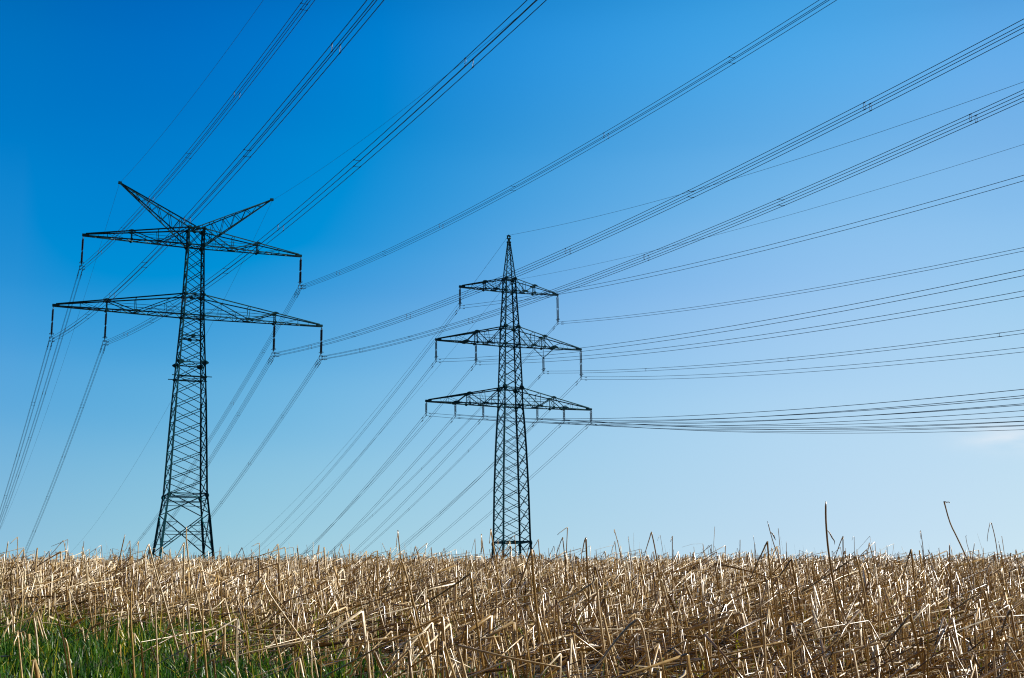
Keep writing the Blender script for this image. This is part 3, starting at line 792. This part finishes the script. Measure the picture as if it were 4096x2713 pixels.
# clumpy density: dark gaps of bare soil between denser tufts
def clump(x, y): return 0.5 + 0.5 * np.sin(x * 1.3 + 2 * np.sin(y * 0.9)) * np.sin(y * 1.1 + 1.5 * np.sin(x * 0.8 + 1)) + 0.35 * np.sin(x * 3.7 + y) * np.sin(y * 3.1)
near_keep = None
for (y0, y1, cnt, sides, mix, sc, rb) in ((3.3, 9.0, 19000, 5, (0.27, 0.24, 0.49), 1.12, 0.0036),
                                      (9.0, 18.0, 28000, 4, (0.32, 0.32, 0.36), 1.38, 0.0041),
                                      (18.0, 34.0, 32000, 4, (0.46, 0.36, 0.18), 1.42, 0.0049),
                                      (34.0, 50.0, 17000, 3, (0.50, 0.34, 0.16), 1.4, 0.0052)):
    x, y = scatter(cnt, y0, y1)
    cnt = len(x); kind = rng.choice(3, cnt, p=mix)
    ge = GRASS_EDGE(x, y)
    keep = rng.random(cnt) < np.clip(0.34 + 0.85 * clump(x, y), 0.12, 1)
    ing = np.clip((ge + 0.3) / 2.0, 0, 1) ** 0.7
    keep &= rng.random(cnt) > ing * np.where(kind == 2, 0.995, np.where(kind == 1, 0.95, 0.87))
    # left side of the near field is thinner
    keep &= ~((x / y < 0.02) & (y < 6.5) & (kind == 2) & (rng.random(cnt) < 0.8))
    keep &= ~((y < 4.1) & (kind == 1))
    keep &= ~((x / y < -0.08) & (y < 6.6) & (rng.random(cnt) < 0.6))
    x, y, kind = x[keep], y[keep], kind[keep]
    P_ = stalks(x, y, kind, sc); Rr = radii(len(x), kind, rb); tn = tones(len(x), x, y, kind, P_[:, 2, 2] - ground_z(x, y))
    if near_keep is None:
        # the stalks that show largest become objects of their own
        ang = np.abs(x / y) < 0.36; tall = P_[:, 2, 2] - P_[:, 0, 2]
        score = (kind != 2) * ang * (tall > 0.14) * tall / y
        # keep clear of very near ones outside the frame
        idx = np.argsort(-score)[:230]; near_keep = (P_[idx], Rr[idx], np.maximum(tn[idx], 0.34), kind[idx], x[idx], y[idx])
        msk = np.ones(len(x), bool); msk[idx] = False; P_, Rr, tn = P_[msk], Rr[msk], tn[msk]
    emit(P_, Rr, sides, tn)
# thin wispy stems standing above the rest, seen against the sky
x, y = scatter(5500, 12, 42); kind = np.zeros(len(x), int)
P_ = stalks(x, y, kind, 1.75); emit(P_, radii(len(x), kind, 0.0023) * np.array([1.2, 1, 0.8, 0.6, 0.45, 0.3]), 3, tones(len(x), x, y) * 0.8)
# torn dry leaves and chaff lying low
x, y = scatter(9000, 3.2, 16); kind = np.full(len(x), 2); keep = rng.random(len(x)) > np.clip(GRASS_EDGE(x, y) / 1.5, 0, 0.96)
x, y, kind = x[keep], y[keep], kind[keep]
P_ = stalks(x, y, kind, 0.35); emit(P_, radii(len(x), kind, 0.006), 4, np.clip(rng.normal(0.4, 0.22, len(x)), 0, 1), np.full(len(x), 0.12))
Vs, Qs, Ts = np.concatenate(VV), np.concatenate(QQ), np.concatenate(TN)
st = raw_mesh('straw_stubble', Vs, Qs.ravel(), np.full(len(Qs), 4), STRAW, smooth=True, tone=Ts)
tag(st, 'dense mat of standing, folded and fallen dry straw covering the field', 'stubble', kind='stuff')

def stalk_object(path, rad, tone, label, group, sides=7, aspect=0.75, spin=None):
    path = np.asarray(path, float)[None]; rad = np.asarray(rad, float)[None]; o0 = path[0, 0].copy()
    V, q = tubes(path - o0, rad, sides, np.array([aspect]), np.array([spin if spin is not None else rng.uniform(0, 3.1)]))
    n = path.shape[1]; fi = np.concatenate([q.ravel(), np.arange(sides)[::-1], (n - 1) * sides + np.arange(sides)])
    o = raw_mesh('straw_stalk', V, fi, np.concatenate([np.full(len(q), 4), [sides, sides]]), STRAW, smooth=True, tone=np.full(len(V), tone))
    o.location = tuple(o0); return tag(o, label, 'straw stalk', group)
for P1, R1, t1_, k1, x1, y1 in zip(*near_keep):
    lab = 'dry pale straw stalk folded over, one of many alike in the near stubble' if k1 == 1 else 'dry pale upright straw stub, one of many alike in the near stubble'
    stalk_object(P1, R1, t1_, lab, 'folded straw stalks in the near stubble' if k1 == 1 else 'upright straw stubs in the near stubble')

# ---- the stalks that stand out, each placed where it grows
def ray(px, py, d):
    """point at depth d (metres forward) seen at photo pixel px, py; used to read off positions"""
    v = right * ((px - 2048) / F) + up * (-(py - 1356.5) / F) + _f
    return v * (d / v.y)
def prom(d, pts, fold, r, label, tone=0.6, fold_dy=0.0):
    """pts: stem from the lowest seen point up to the apex; fold: points of the broken part"""
    stem = [ray(px, py, d) for px, py in pts]
    low = stem[0]; dirn = (stem[0] - stem[1]).normalized() if len(stem) > 1 else Vector((0, 0, -1))
    if dirn.z > -0.3: dirn = Vector((dirn.x * 0.3, 0, -1)).normalized()
    g0 = float(ground_z(low.x, low.y)) - 0.02
    if low.z > g0 + 0.02: stem = [low + dirn * ((low.z - g0) / -dirn.z)] + stem
    else: stem[0].z = g0
    fo = [ray(px, py, d - fold_dy * (i + 1) / max(1, len(fold))) for i, (px, py) in enumerate(fold)]
    P_ = [np.array(p) for p in stem]
    # densify the stem with a slight irregular curve
    out = [P_[0]]
    for a, b in zip(P_[:-1], P_[1:]):
        i_ = len(out) // 3; p0 = P_[max(i_ - 1, 0)]; p3 = P_[min(i_ + 2, len(P_) - 1)]
        for t in (1 / 3, 2 / 3, 1.0):
            out.append(0.5 * (2 * a + (b - p0) * t + (2 * p0 - 5 * a + 4 * b - p3) * t * t + (-p0 + 3 * a - 3 * b + p3) * t ** 3))
    ns = len(out)
    for a, b in zip([P_[-1]] + [np.array(p) for p in fo[:-1]], [np.array(p) for p in fo]):
        if len(out) == ns: out.append(a + (b - a) * min(0.3, 0.010 / (np.linalg.norm(b - a) + 1e-6)))
        for t in (0.5, 1.0): out.append(a + (b - a) * t + (rng.normal(0, 0.0015, 3) if t < 1 else 0))
    rr = [r * (1.15 - 0.2 * i / ns) for i in range(ns)] + [r * (1.0 - 0.45 * (i + 1) / max(1, len(out) - ns)) for i in range(len(out) - ns)]
    if not fo: rr[-1] = r * 0.45
    if fo: rr[ns - 1] = r * 1.15
    stalk_object(np.array(out), rr, tone, label, 'single stalks standing out against the sky or stubble', 7, 0.8)
def leaf(d, pts, r, tone):
    o = bpy.context.scene.collection.objects[-1]
    path = np.array([np.array(ray(px, py, d)) for px, py in pts]) - np.array(o.location)
    V, q = tubes(path[None], (np.array([0.3, 1.0, 1.0, 0.7, 0.2])[:len(pts)] * r)[None], 6, np.array([0.15]), np.array([0.4]))
    raw_mesh('dry_leaf', V, q.ravel(), np.full(len(q), 4), STRAW, parent=o, smooth=True, tone=np.full(len(V), tone))
A = lambda x, y: (x / 1.6914, 2050 + y / 1.6914)              # readings taken from three enlargements
B_ = lambda x, y: (1300 + x / 1.6914, 2050 + y / 1.6914)
C_ = lambda x, y: (2696 + x / 1.6914, 1950 + y / 1.6914)
PROM = [
 (5.0, [C_(1160, 1130), C_(1085, 680), C_(1045, 430), C_(1028, 230), C_(1027, 95)], [], .0042, 'tallest stalk, brown and nearly straight, reaching high into the sky right of centre', .30),
 (5.2, [C_(2225, 1090), C_(2080, 700), C_(1930, 370), C_(1868, 240), C_(1827, 95)], [C_(1845, 101), C_(1866, 103)], .0030, 'long curved stalk leaning left with a tiny hook at its tip', .50),
 (6.0, [C_(672, 720), C_(645, 520), C_(632, 365)], [C_(560, 520), C_(480, 700)], .0044, 'sharply folded stalk left of the tallest one, below the leafy stem', .60),
 (6.5, [C_(845, 770), C_(815, 600), C_(793, 485)], [C_(720, 590), C_(650, 690)], .0042, 'brown folded stalk between the leafy stem and the tallest stalk', .32),
 (7.5, [C_(712, 500), C_(662, 340), C_(632, 228)], [], .0028, 'slender stem with a torn dark leaf hanging beside it', .35),
 (7.5, [C_(1145, 520), C_(1143, 330)], [C_(1112, 410), C_(1080, 500)], .0038, 'folded brown stalk just right of the tallest stalk', .30),
 (8.0, [C_(1378, 580), C_(1348, 480), C_(1320, 375)], [C_(1308, 440), C_(1298, 520)], .0034, 'peaked stalk with a narrow fold, alone on the skyline right of the tallest', .45),
 (6.5, [C_(1628, 660), C_(1605, 418)], [C_(1575, 520), C_(1545, 610)], .0044, 'thick folded stalk whose top breaks the skyline in the right third', .50),
 (5.2, [C_(1300, 780), C_(1262, 590), C_(1232, 468)], [C_(1050, 590), C_(860, 710)], .0044, 'white-edged stalk with a long dark fold sloping left below the skyline', .75),
 (8.5, [C_(2200, 520), C_(2172, 340), C_(2147, 240)], [C_(2138, 240), C_(2124, 310), C_(2119, 365)], .0028, 'arched drooping stalk near the right border against the sky', .35),
 (9.0, [C_(1695, 500), C_(1680, 370), C_(1668, 292)], [C_(1664, 300), C_(1672, 350)], .0024, 'thin stem with a curled tip left of the long curved stalk', .25),
 (11., [C_(1443, 500), C_(1441, 390)], [], .0036, 'short upright stub on the skyline between the two tall stalks', .30),
 (10., [C_(550, 480), C_(546, 375)], [], .0034, 'short brown stub on the skyline right of the pointed pylon', .30),
 (11., [C_(552, 430), C_(535, 322)], [], .0018, 'hair-thin grey stem leaning left near the short brown stub', .30),
 (12., [C_(762, 460), C_(759, 365)], [], .0026, 'slim dark stem on the skyline beside the leafy stem', .22),
 (10., [C_(1222, 480), C_(1219, 336)], [C_(1212, 333), C_(1204, 358)], .0020, 'thin stem with a small hooked tip right of the tallest stalk', .40),
 (9.5, [C_(2003, 450), C_(1982, 380), C_(1974, 330)], [C_(1978, 325)], .0019, 'thin crooked stem rising right of the long curved stalk', .35),
 (10., [C_(2018, 490), C_(2033, 376)], [], .0026, 'slim stem leaning right between the long curved stalk and the arched one', .35),
 (8.5, [C_(1868, 520), C_(1863, 380)], [], .0036, 'brown stub touching the long curved stalk on the skyline', .28),
 (7.0, [C_(1190, 640), C_(1155, 430)], [C_(1120, 560)], .0040, 'brown folded stalk low behind the tallest stalk', .30),
 (9.0, [C_(2232, 560), C_(2196, 365)], [], .0032, 'dark stub beside the arched drooping stalk', .28),
 (6.0, [C_(1770, 760), C_(1690, 545)], [], .0030, 'pale stem slanting left under the thin curled stem', .75),
 (5.0, [C_(2160, 960), C_(2100, 700)], [C_(1990, 760), C_(1850, 860)], .0042, 'grey folded stalk crossing the foot of the long curved stalk', .55),
 (4.6, [C_(1690, 1250), C_(1600, 860)], [C_(1520, 960), C_(1400, 1130)], .0046, 'thick brown stalk with a long grey fold at the lower right', .45),
 (4.6, [C_(1320, 1280), C_(1305, 1030)], [], .0040, 'pale upright stub at the lower right, cut flat on top', .60),
 (4.8, [C_(250, 1160), C_(232, 805)], [], .0046, 'broad white stub standing alone low on the right half', .85),
 (4.3, [C_(620, 1280), C_(607, 930)], [], .0046, 'white upright stub under the folded ribbon, lower right', .80),
 (8.0, [B_(515, 330), B_(500, 200), B_(493, 122)], [B_(487, 180), B_(481, 235)], .0038, 'pointed narrow fold rising between the two pylons', .50),
 (8.0, [B_(680, 480), B_(640, 330), B_(612, 228)], [B_(596, 290), B_(585, 345)], .0036, 'dark-topped folded stalk right of the pointed narrow fold', .40),
 (9.0, [B_(425, 340), B_(445, 240)], [B_(430, 290)], .0032, 'short folded stem left of the pointed narrow fold', .55),
 (8.0, [B_(356, 430), B_(354, 258)], [B_(322, 278), B_(300, 310)], .0034, 'upright stem with flat bent top between the pylons', .70),
 (9.0, [B_(1082, 330), B_(1068, 230), B_(1057, 147)], [B_(1056, 200), B_(1058, 270)], .0034, 'stalk with shredded hanging strip left of the pointed pylon foot', .65),
 (8.0, [B_(1155, 330), B_(1135, 200), B_(1122, 112)], [B_(1117, 170), B_(1112, 210)], .0042, 'folded stalk in front of the left leg of the pointed pylon', .60),
 (9.5, [B_(1292, 300), B_(1283, 153)], [B_(1240, 195), B_(1195, 260)], .0028, 'thin bent stem crossing the foot of the pointed pylon', .50),
 (11., [B_(1018, 270), B_(1015, 178)], [B_(1003, 220), B_(990, 275)], .0026, 'small folded stem left of the shredded stalk', .50),
 (8.0, [B_(1630, 330), B_(1641, 100)], [B_(1610, 122), B_(1572, 153)], .0030, 'tall stem with its tip bent left like a flag, right of the pointed pylon', .65),
 (8.0, [B_(1628, 360), B_(1608, 168)], [B_(1585, 230), B_(1565, 300)], .0034, 'folded stalk just under the flag-tipped stem', .40),
 (7.5, [B_(1772, 330), B_(1765, 172)], [B_(1752, 210), B_(1742, 270)], .0050, 'thick brown folded stalk standing alone right of the flag-tipped stem', .30),
 (9.0, [B_(2010, 320), B_(1975, 180), B_(1957, 116)], [B_(1960, 140)], .0028, 'pale slender stem leaning left on the skyline right of the pointed pylon', .75),
 (10., [B_(1972, 290), B_(1961, 195)], [B_(1945, 240), B_(1932, 290)], .0028, 'short folded stem beside the pale slender one', .45),
 (11., [B_(2062, 260), B_(2052, 165)], [B_(2056, 210)], .0026, 'slim stem with collapsed tip right of the pale slender one', .30),
 (7.5, [B_(2262, 420), B_(2230, 230), B_(2208, 132)], [B_(2185, 210), B_(2158, 300)], .0036, 'tall open fold shaped like a tent above the skyline', .45),
 (11., [B_(2282, 240), B_(2268, 155)], [B_(2258, 168), B_(2250, 192)], .0018, 'wiry stem with a hooked tip right of the tent-like fold', .35),
 (8.5, [B_(2350, 330), B_(2350, 160)], [B_(2338, 200)], .0028, 'brown folded stem right of the tent-like fold', .35),
 (8.5, [B_(1452, 300), B_(1443, 183)], [B_(1415, 230), B_(1392, 262)], .0032, 'folded stalk close right of the pointed pylon foot', .55),
 (5.6, [B_(1452, 860), B_(1415, 500), B_(1398, 252)], [B_(1360, 370), B_(1300, 520)], .0050, 'heavy folded stalk in front of the pointed pylon, its stem reaching far down', .50),
 (5.2, [B_(1042, 850), B_(1010, 640), B_(986, 410)], [B_(830, 520), B_(640, 650)], .0044, 'stalk with a long straight brown fold down to the left below the pointed pylon', .50),
 (5.0, [B_(1880, 870), B_(1850, 640), B_(1836, 440)], [B_(1810, 480), B_(1700, 550), B_(1575, 612)], .0040, 'stalk with a white ribbon-like leaf falling left, right of centre', .85),
 (5.4, [B_(600, 620), B_(555, 440), B_(517, 315)], [B_(480, 400), B_(400, 540)], .0040, 'folded stalk between the pylons just under the skyline', .55),
 (4.4, [B_(2205, 1100), B_(2150, 800), B_(2112, 722)], [B_(2000, 830), B_(1880, 990), B_(1775, 1110)], .0056, 'big arched white straw bending down to the left at the bottom', .95),
 (4.8, [B_(700, 1000), B_(640, 860), B_(570, 640)], [], .0036, 'slanting pale stem low between the pylons', .70),
 (8.5, [A(36, 330), A(55, 195)], [], .0036, 'pale stem leaning right at the left border', .80),
 (9.0, [A(117, 330), A(120, 165)], [A(95, 186), A(68, 212)], .0026, 'stem with its dark tip bent left like a flag, near the left border', .75),
 (8.5, [A(805, 330), A(846, 148)], [], .0034, 'thick stem leaning right, left of the Y-headed pylon foot', .45),
 (8.5, [A(886, 330), A(879, 192)], [A(862, 220), A(842, 265)], .0030, 'folded stalk just left of the Y-headed pylon foot', .50),
 (9.0, [A(930, 360), A(937, 196)], [A(925, 225)], .0030, 'white upright stem beside the folded one left of the pylon foot', .85),
 (6.5, [A(1140, 700), A(1050, 380), A(1006, 214)], [A(990, 250), A(970, 300)], .0042, 'long white stalk with folded tip before the left leg of the Y-headed pylon', .88),
 (7.0, [A(1240, 600), A(1246, 203)], [A(1222, 250), A(1190, 305)], .0038, 'straight white stem with folded tip between the legs of the Y-headed pylon', .85),
 (6.5, [A(1330, 580), A(1285, 380), A(1262, 190), A(1262, 97)], [], .0036, 'tallest pale stalk in front of the Y-headed pylon', .80),
 (10., [A(562, 250), A(568, 197)], [], .0024, 'tiny upright tip on the skyline left of the Y-headed pylon', .40),
 (8.0, [A(600, 560), A(575, 330), A(556, 228)], [], .0032, 'white stem reaching the skyline in the left quarter', .82),
 (8.5, [A(1755, 340), A(1755, 207)], [A(1730, 216), A(1702, 230)], .0026, 'thin stem with flat bent dark tip right of the Y-headed pylon', .65),
 (8.0, [A(1888, 360), A(1880, 213)], [A(1855, 245), A(1825, 290)], .0034, 'folded stalk with white stem midway between both pylons', .80),
 (9.0, [A(2032, 380), A(2010, 218)], [], .0030, 'plain white stem leaning left midway between both pylons', .82),
 (7.0, [A(1860, 560), A(1765, 435)], [A(1690, 560), A(1640, 700)], .0036, 'curved folded stalk below the skyline right of the Y-headed pylon', .50),
 (6.0, [A(2000, 800), A(1830, 560), A(1775, 435)], [], .0034, 'long slanting white stem crossing others right of the Y-headed pylon', .85),
 (5.4, [A(900, 950), A(885, 700), A(890, 500)], [], .0034, 'tall bare stem rising from the green grass under the left pylon', .65),
 (5.2, [A(1060, 890), A(1045, 520)], [], .0030, 'white straight stem rising from the green grass', .85),
 (4.8, [A(1400, 1110), A(1372, 760), A(1370, 600)], [], .0034, 'bare brownish stem at the right edge of the green grass', .60),
 (5.0, [A(140, 1020), A(118, 800)], [A(105, 860), A(95, 900)], .0036, 'leaning stub with a frayed top in the green grass at far left', .75),
 (4.9, [A(480, 1080), A(455, 900), A(437, 850)], [], .0036, 'bent pale stem in the middle of the green grass', .70),
]
for e in PROM:
    d, pts, fold, r, lab, tone = e
    prom(d, pts, fold, r, lab, tone, fold_dy=0.05)
    if lab.startswith('tallest stalk, brown'): leaf(d, [C_(1030, 285), C_(1052, 305), C_(1070, 340), C_(1085, 362), C_(1088, 388)], .0030, .12)
    if lab.startswith('slender stem with a torn'): leaf(d, [C_(650, 300), C_(668, 315), C_(676, 330), C_(682, 345), C_(688, 358)], .0045, .10)
    if lab.startswith('stalk with shredded'): leaf(d, [B_(1060, 190), B_(1058, 215), B_(1062, 240), B_(1056, 262), B_(1058, 278)], .0040, .25)

# ------------------------------------------------------------------ grass
def blades(x, y, h, w, tone, lean=0.35):
    n = len(x); z = ground_z(x, y) - 0.01; a = rng.uniform(0, 2 * np.pi, n); la = np.abs(rng.normal(lean, 0.25, n))
    d = np.stack([np.cos(a), np.sin(a)], 1); f = rng.uniform(0, 2 * np.pi, n); wv = np.stack([np.cos(f), np.sin(f), 0 * f], 1)
    V = []
    for t, ww in ((0, 0.75), (0.35, 1.0), (0.7, 0.75), (1.0, 0.05)):
        hx = h * la * t * t; c = np.stack([x + d[:, 0] * hx, y + d[:, 1] * hx, z + h * t * (1 - 0.35 * la * t)], 1)
        V.append(c - wv * (w * ww)[:, None]); V.append(c + wv * (w * ww)[:, None])
    V = np.stack(V, 1).reshape(-1, 3); b = (np.arange(n) * 8)[:, None, None]
    q = np.array([[0, 1, 3, 2], [2, 3, 5, 4], [4, 5, 7, 6]])[None]
    return V, (b + q).reshape(-1, 4), np.repeat(tone, 8)
x, y = scatter(190000, 3.6, 12.5, 0.46); keep = rng.random(len(x)) < np.clip(GRASS_EDGE(x, y) / 3.0 + 0.42, 0, 1) * np.clip(0.22 + 0.9 * clump(x * 1.7, y * 1.7), 0.04, 1)
keep &= (x < 0.6 - 0.1 * y)
x, y = x[keep], y[keep]; n = len(x)
Va, Qa, Ta = blades(x, y, rng.uniform(0.04, 0.14, n), rng.uniform(0.0016, 0.0042, n), np.clip(rng.normal(0.40, 0.22, n), 0, 1))
x, y = scatter(48000, 3.6, 20); k = clump(x * 0.9 + 3, y * 0.8); keep = rng.random(len(x)) < np.clip(k - 0.30, 0, 1) * np.where(x > 1.0, 0.6, 1.0) * np.where(y > 11, 0.5, 1); x, y = x[keep], y[keep]; n = len(x)
Vb, Qb, Tb = blades(x, y, rng.uniform(0.10, 0.25, n), rng.uniform(0.0018, 0.0036, n), np.clip(rng.normal(0.78, 0.14, n), 0, 1))
gr = raw_mesh('grass', np.concatenate([Va, Vb]), np.concatenate([Qa, Qb + len(Va)]).ravel(), np.full(len(Qa) + len(Qb), 4), GRASS, tone=np.concatenate([Ta, Tb]))
tag(gr, 'short green grass filling the lower left corner and sprouting between the straw', 'grass', kind='stuff')
